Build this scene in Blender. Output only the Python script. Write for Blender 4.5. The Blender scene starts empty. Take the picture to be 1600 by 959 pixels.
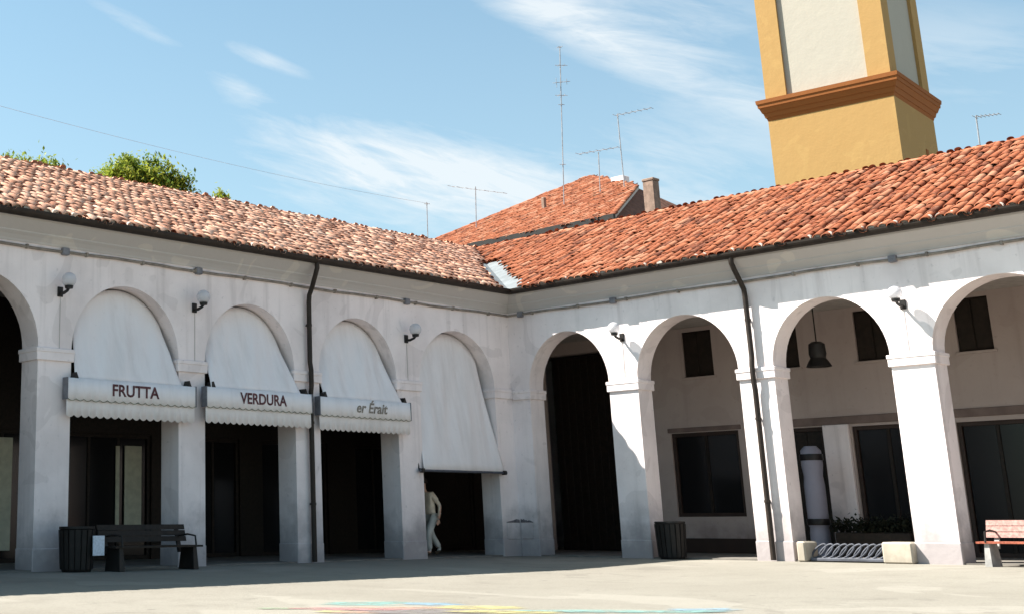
import bpy, bmesh, math, random
import numpy as np
from mathutils import Vector, Matrix
from mathutils.geometry import tessellate_polygon
random.seed(7); rng = np.random.default_rng(7)
S = bpy.context.scene
COL = S.collection
rad = math.radians

# ------------------------------------------------------------------ camera
CAMPOS = (-26.983, -20.756, 0.87)
cd = bpy.data.cameras.new('camera'); cam = bpy.data.objects.new('camera', cd); COL.objects.link(cam)
yaw, pitch, roll = rad(50.491), rad(14.431), rad(-0.296)
fw = Vector((math.cos(yaw)*math.cos(pitch), math.sin(yaw)*math.cos(pitch), math.sin(pitch)))
rt = Vector((math.sin(yaw), -math.cos(yaw), 0)); up = rt.cross(fw)
r2_ = math.cos(roll)*rt + math.sin(roll)*up; u2_ = -math.sin(roll)*rt + math.cos(roll)*up
M = Matrix((r2_, u2_, -fw)).transposed().to_4x4(); M.translation = CAMPOS
cam.matrix_world = M
cd.sensor_width = 36; cd.sensor_fit = 'HORIZONTAL'; cd.lens = 2045.9/1600*36
cd.shift_x = (800-324.6)/1600; cd.shift_y = (286.0-479.5)/1600
cd.clip_end = 2000; cd.clip_start = .1
S.camera = cam
S.render.resolution_x = 1024; S.render.resolution_y = 613

# ------------------------------------------------------------------ sky, sun, exposure
SUN = Vector((-.510, .667, 1.0)).normalized()          # towards the sun
SUN_EL = math.asin(SUN.z); SUN_AZ = math.atan2(SUN.x, SUN.y)
SKY_STRENGTH = .062
EXPOSURE = 1.62
sl = bpy.data.lights.new('sun', 'SUN'); sl.energy = 5.0; sl.angle = rad(.53); sl.color = (1, .95, .86)
so = bpy.data.objects.new('sun', sl); COL.objects.link(so)
so.rotation_euler = (-SUN).to_track_quat('-Z', 'Y').to_euler(); so.location = (-20, 20, 40)
S.view_settings.view_transform = 'Standard'; S.view_settings.look = 'None'
S.view_settings.exposure = EXPOSURE; S.view_settings.gamma = 1

class NT:
    """small helper to wire shader nodes"""
    def __init__(s, tree): s.t = tree; s.n = tree.nodes; s.l = tree.links
    def node(s, typ, **kw):
        n = s.n.new(typ)
        for k, v in kw.items():
            if k.startswith('_'): setattr(n, k[1:], v)
            else:
                key = int(k[1:]) if k[0] == 'i' and k[1:].isdigit() else k
                if isinstance(v, bpy.types.NodeSocket): s.l.new(v, n.inputs[key])
                else: n.inputs[key].default_value = v
        return n
    def math(s, op, a, b=0., c=None, clamp=False):
        n = s.node('ShaderNodeMath', _operation=op, i0=a, i1=b, _use_clamp=clamp)
        if c is not None:
            if isinstance(c, bpy.types.NodeSocket): s.l.new(c, n.inputs[2])
            else: n.inputs[2].default_value = c
        return n.outputs[0]
    def noise(s, vec, scale, detail=4., rough=.55, dist=0.):
        return s.node('ShaderNodeTexNoise', Vector=vec, Scale=scale, Detail=detail, Roughness=rough, Distortion=dist).outputs[0]
    def ramp(s, fac, stops):
        n = s.node('ShaderNodeValToRGB', Fac=fac); e = n.color_ramp.elements
        while len(e) < len(stops): e.new(.5)
        for el, (p, c) in zip(e, stops):
            el.position = p; el.color = (c if hasattr(c, '__len__') else (c, c, c))[:3] + (1,) if hasattr(c, '__len__') else (c, c, c, 1)
        return n.outputs[0]
    def mix(s, fac, a, b):
        n = s.node('ShaderNodeMix', _data_type='RGBA', Factor=fac)
        for sock, v in ((n.inputs[6], a), (n.inputs[7], b)):
            if isinstance(v, bpy.types.NodeSocket): s.l.new(v, sock)
            else: sock.default_value = tuple(v)[:3] + (1,)
        return n.outputs[2]
    def mapr(s, v, a, b, c=0., d=1., smooth=True):
        n = s.node('ShaderNodeMapRange', Value=v, i1=a, i2=b, i3=c, i4=d)
        if smooth: n.interpolation_type = 'SMOOTHSTEP'
        return n.outputs[0]

w = bpy.data.worlds.new('World'); S.world = w; w.use_nodes = True
k = NT(w.node_tree)
for n in list(k.n): k.n.remove(n)
sky = k.node('ShaderNodeTexSky', _sky_type='NISHITA', _sun_disc=False, _sun_elevation=SUN_EL, _sun_rotation=SUN_AZ,
             _air_density=1.0, _dust_density=1.6, _ozone_density=2.0, _altitude=20)
tc = k.node('ShaderNodeTexCoord').outputs['Generated']
sx = k.node('ShaderNodeSeparateXYZ', Vector=tc)
X, Y, Z = sx.outputs[0], sx.outputs[1], sx.outputs[2]
# azimuth / elevation coordinates, rotated so that the cirrus streaks fall towards the right of the corner
az = k.math('MULTIPLY', k.math('ARCTAN2', X, Y), 1.0)      # 0 = +Y, grows towards +X
el = k.math('ARCSINE', Z)
ca, sa = math.cos(rad(-17)), math.sin(rad(-17))
su = k.math('ADD', k.math('MULTIPLY', az, ca), k.math('MULTIPLY', el, sa))
sv = k.math('SUBTRACT', k.math('MULTIPLY', el, ca), k.math('MULTIPLY', az, sa))
def bump(az0, el0, la, lb, ang):
    da = k.math('SUBTRACT', az, az0); de = k.math('SUBTRACT', el, el0)
    c_, s_ = math.cos(ang), math.sin(ang)
    p = k.math('ADD', k.math('MULTIPLY', da, c_/la), k.math('MULTIPLY', de, s_/la))
    q = k.math('SUBTRACT', k.math('MULTIPLY', de, c_/lb), k.math('MULTIPLY', da, s_/lb))
    r = k.math('ADD', k.math('MULTIPLY', p, p), k.math('MULTIPLY', q, q))
    return k.math('POWER', 2.718, k.math('MULTIPLY', r, -1.))
cv = k.node('ShaderNodeCombineXYZ', X=k.math('MULTIPLY', su, 4.), Y=k.math('MULTIPLY', sv, 17.), Z=.7).outputs[0]
n1 = k.noise(cv, 1.35, 7., .62, .5)
n2 = k.noise(k.node('ShaderNodeCombineXYZ', X=k.math('MULTIPLY', su, 1.6), Y=k.math('MULTIPLY', sv, 4.), Z=2.3).outputs[0], 1.5, 3., .5)
n3 = k.noise(k.node('ShaderNodeCombineXYZ', X=k.math('MULTIPLY', su, 14.), Y=k.math('MULTIPLY', sv, 75.), Z=4.1).outputs[0], 1.1, 6., .65, .8)
CLOUDS = []   # filled below: (az, el, along, across, angle, weight)
CLOUDS += [(.845, .264, .12, .026, -.26, .95), (.90, .232, .17, .040, -.22, .75), (.79, .245, .08, .03, -.2, .45), (1.02, .333, .13, .019, -.49, .95), (1.045, .358, .09, .030, -.35, .65),
           (.95, .375, .06, .012, -.35, .55), (.735, .346, .04, .007, -.38, .75), (.718, .324, .028, .010, -.35, .65), (.635, .370, .055, .008, -.45, .55), (1.235, .30, .10, .045, -.3, .55), (1.06, .245, .12, .045, -.2, .7)]
tot = None
for (a0, e0, la, lb, an, wt) in CLOUDS:
    q_ = k.math('MULTIPLY', bump(a0, e0, la, lb, an), wt); tot = q_ if tot is None else k.math('ADD', tot, q_)
wisp = k.math('ADD', k.math('MULTIPLY', n1, .7), k.math('MULTIPLY', n3, .35))
wisp = k.mapr(wisp, .34, .68, .30, 1.0)
cover = k.math('MULTIPLY', tot, wisp, clamp=True)
# sparse streaks of the same cirrus over the rest of the sky
cover = k.math('MAXIMUM', cover, k.mapr(k.math('ADD', k.math('MULTIPLY', n1, .6), k.math('MULTIPLY', n2, .5)), .60, .90, 0., .55))
cover = k.math('MULTIPLY', cover, .86)
horiz = k.mapr(el, .02, .6, .34, .08)           # thin veil of summer haze, thicker towards the horizon all round
cover = k.math('MAXIMUM', cover, horiz)
skyc = k.node('ShaderNodeMix', _data_type='RGBA', _blend_type='MULTIPLY', Factor=1.)
k.l.new(sky.outputs[0], skyc.inputs[6]); skyc.inputs[7].default_value = (.76, 1.06, .98, 1)
cloudcol = (4.9, 5.2, 5.35)
col = k.mix(cover, skyc.outputs[2], cloudcol)
bg = k.node('ShaderNodeBackground', Color=col, Strength=SKY_STRENGTH)
k.l.new(bg.outputs[0], k.node('ShaderNodeOutputWorld').inputs[0])

# ------------------------------------------------------------------ materials
MAT = {}
def mat(name, build):
    m = bpy.data.materials.new(name); m.use_nodes = True
    t = NT(m.node_tree); b = m.node_tree.nodes['Principled BSDF']
    b.inputs['Specular IOR Level'].default_value = .3
    build(t, b); MAT[name] = m
def setc(t, b, c):
    if isinstance(c, bpy.types.NodeSocket): t.l.new(c, b.inputs['Base Color'])
    else: b.inputs['Base Color'].default_value = tuple(c) + (1,)
def setbump(t, b, h, strength=.3, dist=.01):
    n = t.node('ShaderNodeBump', Height=h, Strength=strength, Distance=dist); t.l.new(n.outputs[0], b.inputs['Normal'])
def pos(t): return t.node('ShaderNodeNewGeometry').outputs['Position']
def simple(name, c, rough=.6, metal=0., var=.25, scale=6., bump=0.):
    def f(t, b):
        p = pos(t); n = t.noise(p, scale, 5.)
        lo = tuple(x*(1-var) for x in c); hi = tuple(min(1, x*(1+var)) for x in c)
        setc(t, b, t.mix(t.mapr(n, .3, .7), lo, hi))
        b.inputs['Roughness'].default_value = rough; b.inputs['Metallic'].default_value = metal
        if bump: setbump(t, b, t.noise(p, scale*8, 3.), bump, .01)
    mat(name, f)

def plaster(name, base, dirt, stain=(.42, .40, .40), low=1.0):
    """lime-washed plaster: blotches, rain streaks, rising damp with its own ragged edge near the ground"""
    def f(t, b):
        p = pos(t); s = t.node('ShaderNodeSeparateXYZ', Vector=p); z = s.outputs[2]
        big = t.noise(p, .55, 5., .6); fine = t.noise(p, 9., 5.)
        stre = t.noise(t.node('ShaderNodeVectorMath', _operation='MULTIPLY', i0=p, i1=(3.2, 3.2, .22)).outputs[0], 1., 5., .6)
        c = t.mix(t.mapr(big, .35, .75, 0., .55), base, dirt)
        c = t.mix(t.mapr(stre, .50, .75, 0., .65), c, dirt)
        damp = t.math('ADD', z, t.math('MULTIPLY', t.math('SUBTRACT', t.noise(p, 1.3, 5., .65), .5), 1.9))
        c = t.mix(t.mapr(damp, .10, .85*low, .85, 0.), c, stain)
        patch = t.noise(p, .9, 2., .4, 1.2)
        c = t.mix(t.math('MULTIPLY', t.mapr(patch, .60, .62), .30), c, dirt)
        c = t.mix(t.mapr(fine, .60, .78, 0., .35), c, stain)
        setc(t, b, c); b.inputs['Roughness'].default_value = .9
        h = t.math('ADD', t.math('MULTIPLY', fine, .4), t.noise(p, 2.2, 3.))
        setbump(t, b, h, .35, .03)
    mat(name, f)
plaster('plaster', (.87, .785, .78), (.55, .485, .48), (.28, .25, .255), 1.6)
plaster('plaster_cornice', (.84, .78, .70), (.72, .66, .58), low=.1)
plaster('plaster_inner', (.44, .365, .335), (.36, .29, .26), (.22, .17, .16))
plaster('plaster_grey', (.52, .49, .46), (.38, .36, .34))
plaster('ochre', (.50, .34, .14), (.41, .26, .095), (.34, .20, .07), .1)
plaster('ochre_dark', (.34, .125, .03), (.27, .09, .02), (.24, .08, .02), .1)
plaster('tower_white', (.46, .435, .375), (.39, .36, .30), (.36, .33, .28), .1)
plaster('stone', (.46, .41, .34), (.36, .32, .26), (.32, .28, .23), .6)

def tiles(name, stops, lich, dk):
    def f(t, b):
        tint = t.node('ShaderNodeAttribute', _attribute_name='tint').outputs['Fac']
        p = pos(t)
        big = t.noise(p, .9, 4.)
        v = t.math('ADD', t.math('MULTIPLY', tint, .8), t.math('MULTIPLY', big, .25), clamp=True)
        c = t.ramp(v, stops)
        c = t.mix(t.mapr(t.noise(p, 13., 5., .65), .50, .72, 0., .60), c, lich)
        c = t.mix(t.mapr(t.noise(p, 4.1, 4., .6), .60, .75, 0., dk), c, (.10, .06, .045))
        setc(t, b, c); b.inputs['Roughness'].default_value = .92
        setbump(t, b, t.noise(p, 60., 3.), .4, .01)
    mat(name, f)
tiles('tile_faded', [(.03, (.30, .12, .075)), (.3, (.55, .26, .165)), (.6, (.66, .35, .235)), (.95, (.74, .48, .36))], (.74, .52, .40), .2)
tiles('tile_red', [(.05, (.075, .026, .016)), (.3, (.20, .055, .024)), (.6, (.285, .085, .036)), (.95, (.37, .18, .11))], (.33, .18, .115), .5)
simple('mortar', (.42, .37, .32), .95, var=.3, scale=9.)
simple('roof_deck', (.16, .07, .045), .95)
simple('gutter', (.022, .015, .011), .55, .0)
simple('zinc', (.155, .17, .18), .6, 0., .15, 3.)
simple('conduit', (.22, .19, .165), .7)
simple('conduit_box', (.17, .17, .19), .6)
simple('iron', (.016, .014, .013), .5)
simple('antenna', (.26, .27, .29), .6, .0)
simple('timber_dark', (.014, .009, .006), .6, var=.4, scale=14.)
simple('timber_brown', (.036, .022, .017), .6, var=.15, scale=3.)
simple('shutter', (.018, .012, .008), .7)
simple('bin_dark', (.012, .010, .009), .6)
simple('paper', (.62, .66, .74), .8, var=.12, scale=25.)
simple('curtain_cream', (.50, .49, .38), .85, var=.12)
simple('letter_red', (.105, .045, .05), .9, var=.5, scale=18.)
simple('letter_grey', (.24, .21, .18), .9, var=.4, scale=18.)
simple('trim_green', (.22, .23, .17), .9)
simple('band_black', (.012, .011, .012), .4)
simple('white_metal', (.25, .25, .31), .55, var=.06, scale=2.)
simple('steel', (.075, .08, .10), .6)
simple('bench_wood', (.30, .085, .05), .5, var=.35, scale=20.)
simple('bench_back', (.34, .19, .165), .45, var=.3, scale=20.)
simple('concrete', (.30, .29, .28), .9, var=.2)
simple('hedge', (.010, .013, .006), .8)
simple('plaster_dark', (.13, .12, .13), .95, var=.4, scale=9.)
simple('lintel', (.17, .125, .11), .85, var=.2, scale=2.)
simple('bark', (.06, .045, .03), .95)
simple('skin', (.55, .33, .24), .6, var=.08)
simple('cloth_cream', (.72, .62, .50), .9, var=.1)
simple('cloth_grey', (.50, .50, .47), .9, var=.1)
simple('hair', (.03, .02, .015), .8)
simple('brickwork', (.23, .16, .125), .95, var=.22, scale=5.)
simple('floor_stone', (.16, .145, .13), .8, var=.25, scale=2.)
simple('ceiling', (.42, .38, .35), .9, var=.1)
def fab(t, b):
    p = pos(t)
    dirt = t.noise(t.node('ShaderNodeVectorMath', _operation='MULTIPLY', i0=p, i1=(2.6, 1., .5)).outputs[0], 1.2, 6., .65)
    c = t.mix(t.mapr(dirt, .40, .72), (.80, .765, .775), (.71, .675, .68))
    c = t.mix(t.mapr(t.noise(p, 8., 4., .6), .62, .75, 0., .12), c, (.45, .42, .40))
    setc(t, b, c); b.inputs['Roughness'].default_value = .95
    # soft drop creases running down and slightly across the cloth
    q = t.node('ShaderNodeMapping', Vector=p, Rotation=(0, rad(-14), 0), Scale=(3.2, 1., .45)).outputs[0]
    setbump(t, b, t.noise(q, 1., 2., .4, .5), .55, .07)
mat('awning_fabric', fab)
def glob(t, b):
    setc(t, b, (.62, .62, .66)); b.inputs['Roughness'].default_value = .3; b.inputs['Alpha'].default_value = .60
mat('opal_glass', glob)
def gls(t, b):
    setc(t, b, (.010, .010, .011)); b.inputs['Roughness'].default_value = .12; b.inputs['Specular IOR Level'].default_value = .25
mat('dark_glass', gls)
def leaf(t, b):
    o = t.node('ShaderNodeAttribute', _attribute_name='tint').outputs['Fac']
    c = t.ramp(o, [(0., (.06, .11, .018)), (.5, (.17, .225, .028)), (1., (.31, .33, .05))])
    setc(t, b, c); b.inputs['Roughness'].default_value = .55
    tr = t.node('ShaderNodeBsdfTranslucent', Color=c)
    mx = t.node('ShaderNodeMixShader', Fac=.45); t.l.new(b.outputs[0], mx.inputs[1]); t.l.new(tr.outputs[0], mx.inputs[2])
    t.l.new(mx.outputs[0], t.n['Material Output'].inputs['Surface'])
mat('leaf', leaf)
def ground(t, b):
    p = pos(t)
    big = t.noise(p, .16, 5., .6); mid = t.noise(p, 1.4, 6., .65); fine = t.noise(p, 26., 4., .7)
    c = t.mix(t.mapr(big, .3, .7), (.222, .206, .176), (.188, .172, .145))
    c = t.mix(t.mapr(mid, .45, .75, 0., .6), c, (.165, .15, .126))
    c = t.mix(t.mapr(fine, .45, .72, 0., .55), c, (.135, .12, .10))
    c = t.mix(t.mapr(t.noise(p, .5, 4., .6, 1.5), .60, .70, 0., .45), c, (.125, .113, .097))
    blot = t.noise(t.node('ShaderNodeVectorMath', _operation='ADD', i0=p, i1=(7.3, 2.1, 0)).outputs[0], .33, 3., .45, .8)
    c = t.mix(t.math('MULTIPLY', t.mapr(blot, .58, .60), .30), c, (.29, .27, .235))
    gum = t.node('ShaderNodeTexVoronoi', Vector=p, Scale=1.1).outputs['Distance']
    c = t.mix(t.mapr(gum, .045, .075, .55, 0.), c, (.09, .08, .07))
    setc(t, b, c); b.inputs['Roughness'].default_value = .95
    setbump(t, b, t.math('ADD', fine, t.math('MULTIPLY', mid, 1.5)), .5, .02)
mat('paving', ground)
def chalk(name, c):
    def f(t, b):
        p = pos(t); e = t.node('ShaderNodeAttribute', _attribute_name='tint').outputs['Fac']
        m = t.math('MULTIPLY', t.mapr(t.noise(p, 4.5, 6., .7), .30, .68, .25, 1.), t.mapr(e, 0., .55))
        setc(t, b, c); b.inputs['Roughness'].default_value = 1.; t.l.new(t.math('MULTIPLY', m, .95), b.inputs['Alpha'])
    mat('chalk_' + name, f)
for nme, c in dict(teal=(.16, .27, .25), blue=(.17, .25, .31), pink=(.32, .17, .17), salmon=(.32, .21, .16), yellow=(.36, .32, .15), grey=(.165, .15, .15), green=(.20, .235, .165)).items(): chalk(nme, c)

# ------------------------------------------------------------------ mesh helpers
class MB:
    def __init__(s): s.v = []; s.f = []; s.t = []
    def add(s, vs, fs, tint=.5):
        o = len(s.v); s.v += [tuple(x) for x in vs]; s.f += [tuple(i+o for i in f) for f in fs]; s.t += [tint]*len(vs); return s
    def box(s, a, b):
        x0, y0, z0 = (min(a[i], b[i]) for i in range(3)); x1, y1, z1 = (max(a[i], b[i]) for i in range(3))
        vs = [(x0,y0,z0),(x1,y0,z0),(x1,y1,z0),(x0,y1,z0),(x0,y0,z1),(x1,y0,z1),(x1,y1,z1),(x0,y1,z1)]
        return s.add(vs, [(0,3,2,1),(4,5,6,7),(0,1,5,4),(1,2,6,5),(2,3,7,6),(3,0,4,7)])
    def cbox(s, a, b, c=.012):
        """box with chamfered edges"""
        bm = bmesh.new(); bmesh.ops.create_cube(bm, size=1.)
        for v in bm.verts:
            for i in range(3): v.co[i] = a[i] if v.co[i] < 0 else b[i]
        bmesh.ops.bevel(bm, geom=bm.edges[:], offset=c, segments=1, affect='EDGES')
        bm.verts.ensure_lookup_table(); bm.verts.index_update()
        s.add([v.co[:] for v in bm.verts], [[v.index for v in f.verts] for f in bm.faces]); bm.free(); return s
    def tube(s, pts, r, n=8, cap=True):
        pts = [Vector(p) for p in pts]; rs = r if hasattr(r, '__len__') else [r]*len(pts)
        o = len(s.v); prev = None
        for i, p in enumerate(pts):
            d = (pts[min(i+1, len(pts)-1)] - pts[max(i-1, 0)]).normalized()
            if prev is None: prev = d.orthogonal().normalized()
            a = (prev - d*prev.dot(d)).normalized(); prev = a; bb = d.cross(a)
            for j in range(n):
                th = 2*math.pi*j/n; s.v.append(tuple(p + (a*math.cos(th) + bb*math.sin(th))*rs[i])); s.t.append(.5)
        for i in range(len(pts)-1):
            for j in range(n):
                s.f.append((o+i*n+j, o+i*n+(j+1) % n, o+(i+1)*n+(j+1) % n, o+(i+1)*n+j))
        if cap:
            s.f.append(tuple(o+j for j in range(n))[::-1]); s.f.append(tuple(o+(len(pts)-1)*n+j for j in range(n)))
        return s
    def lathe(s, prof, c, n=20, axis=None):
        o = len(s.v); c = Vector(c)
        for (r, z) in prof:
            for j in range(n):
                th = 2*math.pi*j/n; s.v.append((c.x+r*math.cos(th), c.y+r*math.sin(th), c.z+z)); s.t.append(.5)
        for i in range(len(prof)-1):
            for j in range(n): s.f.append((o+i*n+j, o+i*n+(j+1) % n, o+(i+1)*n+(j+1) % n, o+(i+1)*n+j))
        s.f.append(tuple(o+j for j in range(n))[::-1]); s.f.append(tuple(o+(len(prof)-1)*n+j for j in range(n)))
        return s
    def prism(s, outline, fn, d0, d1):
        """2-D outline extruded: fn(a, b, d) -> 3-D"""
        n = len(outline); o = len(s.v)
        for d in (d0, d1):
            for a, b in outline: s.v.append(tuple(fn(a, b, d))); s.t.append(.5)
        tri = tessellate_polygon([[Vector((a, b, 0)) for a, b in outline]])
        for t in tri:
            s.f.append(tuple(o+i for i in t)); s.f.append(tuple(o+n+i for i in reversed(t)))
        for i in range(n):
            j = (i+1) % n; s.f.append((o+i, o+j, o+n+j, o+n+i))
        return s
    def mesh(s, name):
        me = bpy.data.meshes.new(name); me.from_pydata(s.v, [], s.f); me.validate()
        bm = bmesh.new(); bm.from_mesh(me); bmesh.ops.recalc_face_normals(bm, faces=bm.faces[:]); bm.to_mesh(me); bm.free()
        return me
    def build(s, name, m, parent=None, smooth=None, tint=False):
        me = s.mesh(name)
        if tint and len(me.vertices) == len(s.t):
            at = me.attributes.new('tint', 'FLOAT', 'POINT'); at.data.foreach_set('value', s.t)
        return link(name, me, m, parent, smooth)
def link(name, me, m, parent=None, smooth=None):
    if m is not None and not me.materials: me.materials.append(MAT[m])
    if smooth: me.shade_smooth() if smooth is True else (me.shade_smooth(), me.set_sharp_from_angle(angle=rad(smooth)))
    o = bpy.data.objects.new(name, me); COL.objects.link(o)
    if parent is not None: attach(o, parent)
    return o
def wloc(o):
    v = Vector(o.location)
    return v if o.parent is None else v + wloc(o.parent)
def attach(o, parent):
    """parts are modelled in world coordinates; keep them there under a placed parent"""
    o.parent = parent; o.location = Vector(o.location) - wloc(parent)
def tag(o, label=None, cat=None, group=None, kind=None):
    for kx, vx in (('label', label), ('category', cat), ('group', group), ('kind', kind)):
        if vx: o[kx] = vx
    return o
def thing(name, label, cat, loc=(0, 0, 0), group=None):
    o = bpy.data.objects.new(name, None); COL.objects.link(o); o.location = loc; o.empty_display_size = .2
    return tag(o, label, cat, group)

# ------------------------------------------------------------------ ground
def zgr(x, y):
    # the court drains towards its middle: 2 % fall starting a metre from the arcades
    return -.022*min(max(min(-x, -y)-1, 0), 11)
gl = [-900, -300, -100, -60, -45] + list(range(-36, 4)) + [10, 40, 100, 300, 900]
gm = MB(); ng = len(gl)
for x in gl:
    for y in gl: gm.v.append((x, y, zgr(x, y))); gm.t.append(.5)
for a in range(ng-1):
    for b in range(ng-1): gm.f.append((a*ng+b, (a+1)*ng+b, (a+1)*ng+b+1, a*ng+b+1))
g = gm.build('ground', 'paving', None, True)
tag(g, kind='structure')

# ------------------------------------------------------------------ arcade wings
ZS, ZI, ZG, G, ZR, DR = 4.0, 3.74, 6.40, .47, 8.88, 4.661
SLOPE = (ZR-ZG)/(DR+G)
TH = .56                      # wall thickness
DEPTH = 4.0                   # arcade depth
XE, YE = -23.0, -20.0         # far ends of the wings
# bays: (start, end, rise) measured along the wall from the corner (positive)
LB = [(.678, 3.449, 1.315), (4.235, 6.730, 1.312), (7.466, 9.973, 1.318), (10.650, 13.231, 1.347), (13.967, 16.55, 1.34), (17.29, 19.87, 1.34)]
RB = [(.544, 2.825, 1.326), (3.586, 6.072, 1.346), (6.860, 9.277, 1.327), (10.089, 12.737, 1.323), (13.51, 16.05, 1.32), (16.83, 19.0, 1.3)]
# wing frames: W(wing, s, o, z): s along wall from the corner, o outward into the court
def WL(s, o, z): return (-s, -o, z)
def WR(s, o, z): return (-o, -s, z)
def wing(which):
    fn, bays, end, zs, plast = (WL, LB, -XE, ZS, 'plaster') if which == 'L' else (WR, RB, -YE, ZS-.03, 'plaster')
    left = which == 'L'
    root = thing('arcade_building', 'whitewashed arcade wing with awnings in its arches and faded pinkish tile roof' if left else
                 'whitewashed arcade wing with open sunlit arches, pendant lamp and orange-red tile roof', 'arcade',
                 (-11, 2, 0) if left else (2, -11, 0), 'wings of the arcaded courtyard')
    start = -TH if left else 0.
    # outline of the wall as a comb: piers down to the ground between the arches
    out = [(start, 0.)]
    for a, b, h in bays:
        out.append((a, 0.)); c = (a+b)/2; r = (b-a)/2; n = 26
        for i in range(n+1):
            th = math.pi*(1-i/n); out.append((c + r*math.cos(th), zs + h*math.sin(th)))
        out.append((b, 0.))
    out += [(end, 0.), (end, 6.2), (start, 6.2)]
    MB().prism(out, lambda a, b, d: fn(a, d, b), 0., -TH).build('facade_wall', plast, root)
    # imposts and plinths of every pier
    piers = [(start, bays[0][0])] + [(bays[i][1], bays[i+1][0]) for i in range(len(bays)-1)] + [(bays[-1][1], end)]
    for i, (a, b) in enumerate(piers):
        e = .045
        a0 = a - e if i else (-.045 if left else .047)
        if i == 0 and left: a0 = -.3
        m = MB(); m.cbox(*[tuple(x) for x in (sorted_box(fn(a0, e, zs-.23), fn(b+e, -TH-e, zs-.012)))], .012)
        m.cbox(*sorted_box(fn(a0-.012 if i else a0, e+.012, zs-.075), fn(b+e+.012, -TH-e-.012, zs+.004)), .01)
        m.build('impost', 'plaster', root)
        p = .016; a1 = a - p if i else (-.3 if left else .018)
        m = MB(); m.cbox(*sorted_box(fn(a1, p, -.05), fn(b+p, -TH-p, .40)), .014)
        m.build('plinth', 'plaster', root)
    # cornice: stepped cove swept along the eave, mitred at the corner
    prof = [(-.02, 5.93), (.02, 5.93), (.035, 5.97), (.09, 6.04), (.15, 6.09), (.155, 6.115), (.22, 6.165), (.30, 6.225), (.37, 6.28), (.38, 6.32), (.40, 6.34), (.40, 6.42), (-.02, 6.42)]
    def sweep(prof, name, m, sm=None, par=root, endp=end):
        b = MB(); n = len(prof)
        for s_ in (0, 1):
            for o_, z_ in prof: b.v.append(fn(o_ if s_ == 0 else endp, o_, z_)); b.t.append(.5)
        for i in range(n):
            j = (i+1) % n; b.f.append((i, j, n+j, n+i))
        return b.build(name, m, par, sm)
    sweep(prof, 'cornice', 'plaster_cornice')
    gp = [(G+.10*math.cos(t), ZG+.03+.13*math.sin(t)) for t in [math.pi + math.pi*i/10 for i in range(11)]]
    gp = gp + [(G+.088*math.cos(t), ZG+.032+.118*math.sin(t)) for t in [2*math.pi - math.pi*i/10 for i in range(11)]]
    sweep(gp, 'gutter', 'gutter')
    # ceiling, inner walls and outer shell
    sg = 1
    if left:
        MB().box((XE, -TH*-1, 5.62), (DEPTH+5.3, DEPTH, 5.75)).build('ceiling', 'ceiling', root)
    else:
        MB().box((TH, YE, 5.62), (DEPTH, TH-.01, 5.75)).build('ceiling', 'ceiling', root)
    return root, fn, bays, end, sweep
def sorted_box(a, b):
    return tuple(min(a[i], b[i]) for i in range(3)), tuple(max(a[i], b[i]) for i in range(3))
rootL, fL, bL, endL, sweepL = wing('L')
rootR, fR, bR, endR, sweepR = wing('R')
fl = MB().box((XE, 0.02, -.05), (DEPTH, DEPTH, .03)).box((.02, YE, -.05), (DEPTH, .019, .03)).build('arcade_floor', 'floor_stone'); tag(fl, kind='structure')

# back walls with openings (rectangular holes), built from a grid of cells
def holed_wall(fn, s0, s1, z0, z1, d0, d1, holes):
    """wall panel in (s, z) with rectangular openings; d = depth outward of the two faces"""
    ss = sorted({s0, s1} | {h[0] for h in holes} | {h[1] for h in holes}); zz = sorted({z0, z1} | {h[2] for h in holes} | {h[3] for h in holes})
    ss = [s for s in ss if s0 <= s <= s1]; zz = [z for z in zz if z0 <= z <= z1]
    b = MB(); idx = {}
    def V(s, z, d):
        kx = (round(s, 4), round(z, 4), d)
        if kx not in idx: idx[kx] = len(b.v); b.v.append(fn(s, d, z)); b.t.append(.5)
        return idx[kx]
    solid = {}
    for i in range(len(ss)-1):
        for j in range(len(zz)-1):
            c = ((ss[i]+ss[i+1])/2, (zz[j]+zz[j+1])/2)
            solid[i, j] = not any(h[0] < c[0] < h[1] and h[2] < c[1] < h[3] for h in holes)
    for (i, j), ok in solid.items():
        if not ok: continue
        a, c, e, f = ss[i], ss[i+1], zz[j], zz[j+1]
        b.f.append((V(a,e,d0), V(c,e,d0), V(c,f,d0), V(a,f,d0))); b.f.append((V(a,f,d1), V(c,f,d1), V(c,e,d1), V(a,e,d1)))
        for (di, dj, p, q) in ((-1,0,(a,e),(a,f)), (1,0,(c,e),(c,f)), (0,-1,(a,e),(c,e)), (0,1,(a,f),(c,f))):
            if not solid.get((i+di, j+dj), False):
                b.f.append((V(*p,d0), V(*q,d0), V(*q,d1), V(*p,d1)))
    return b
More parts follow.
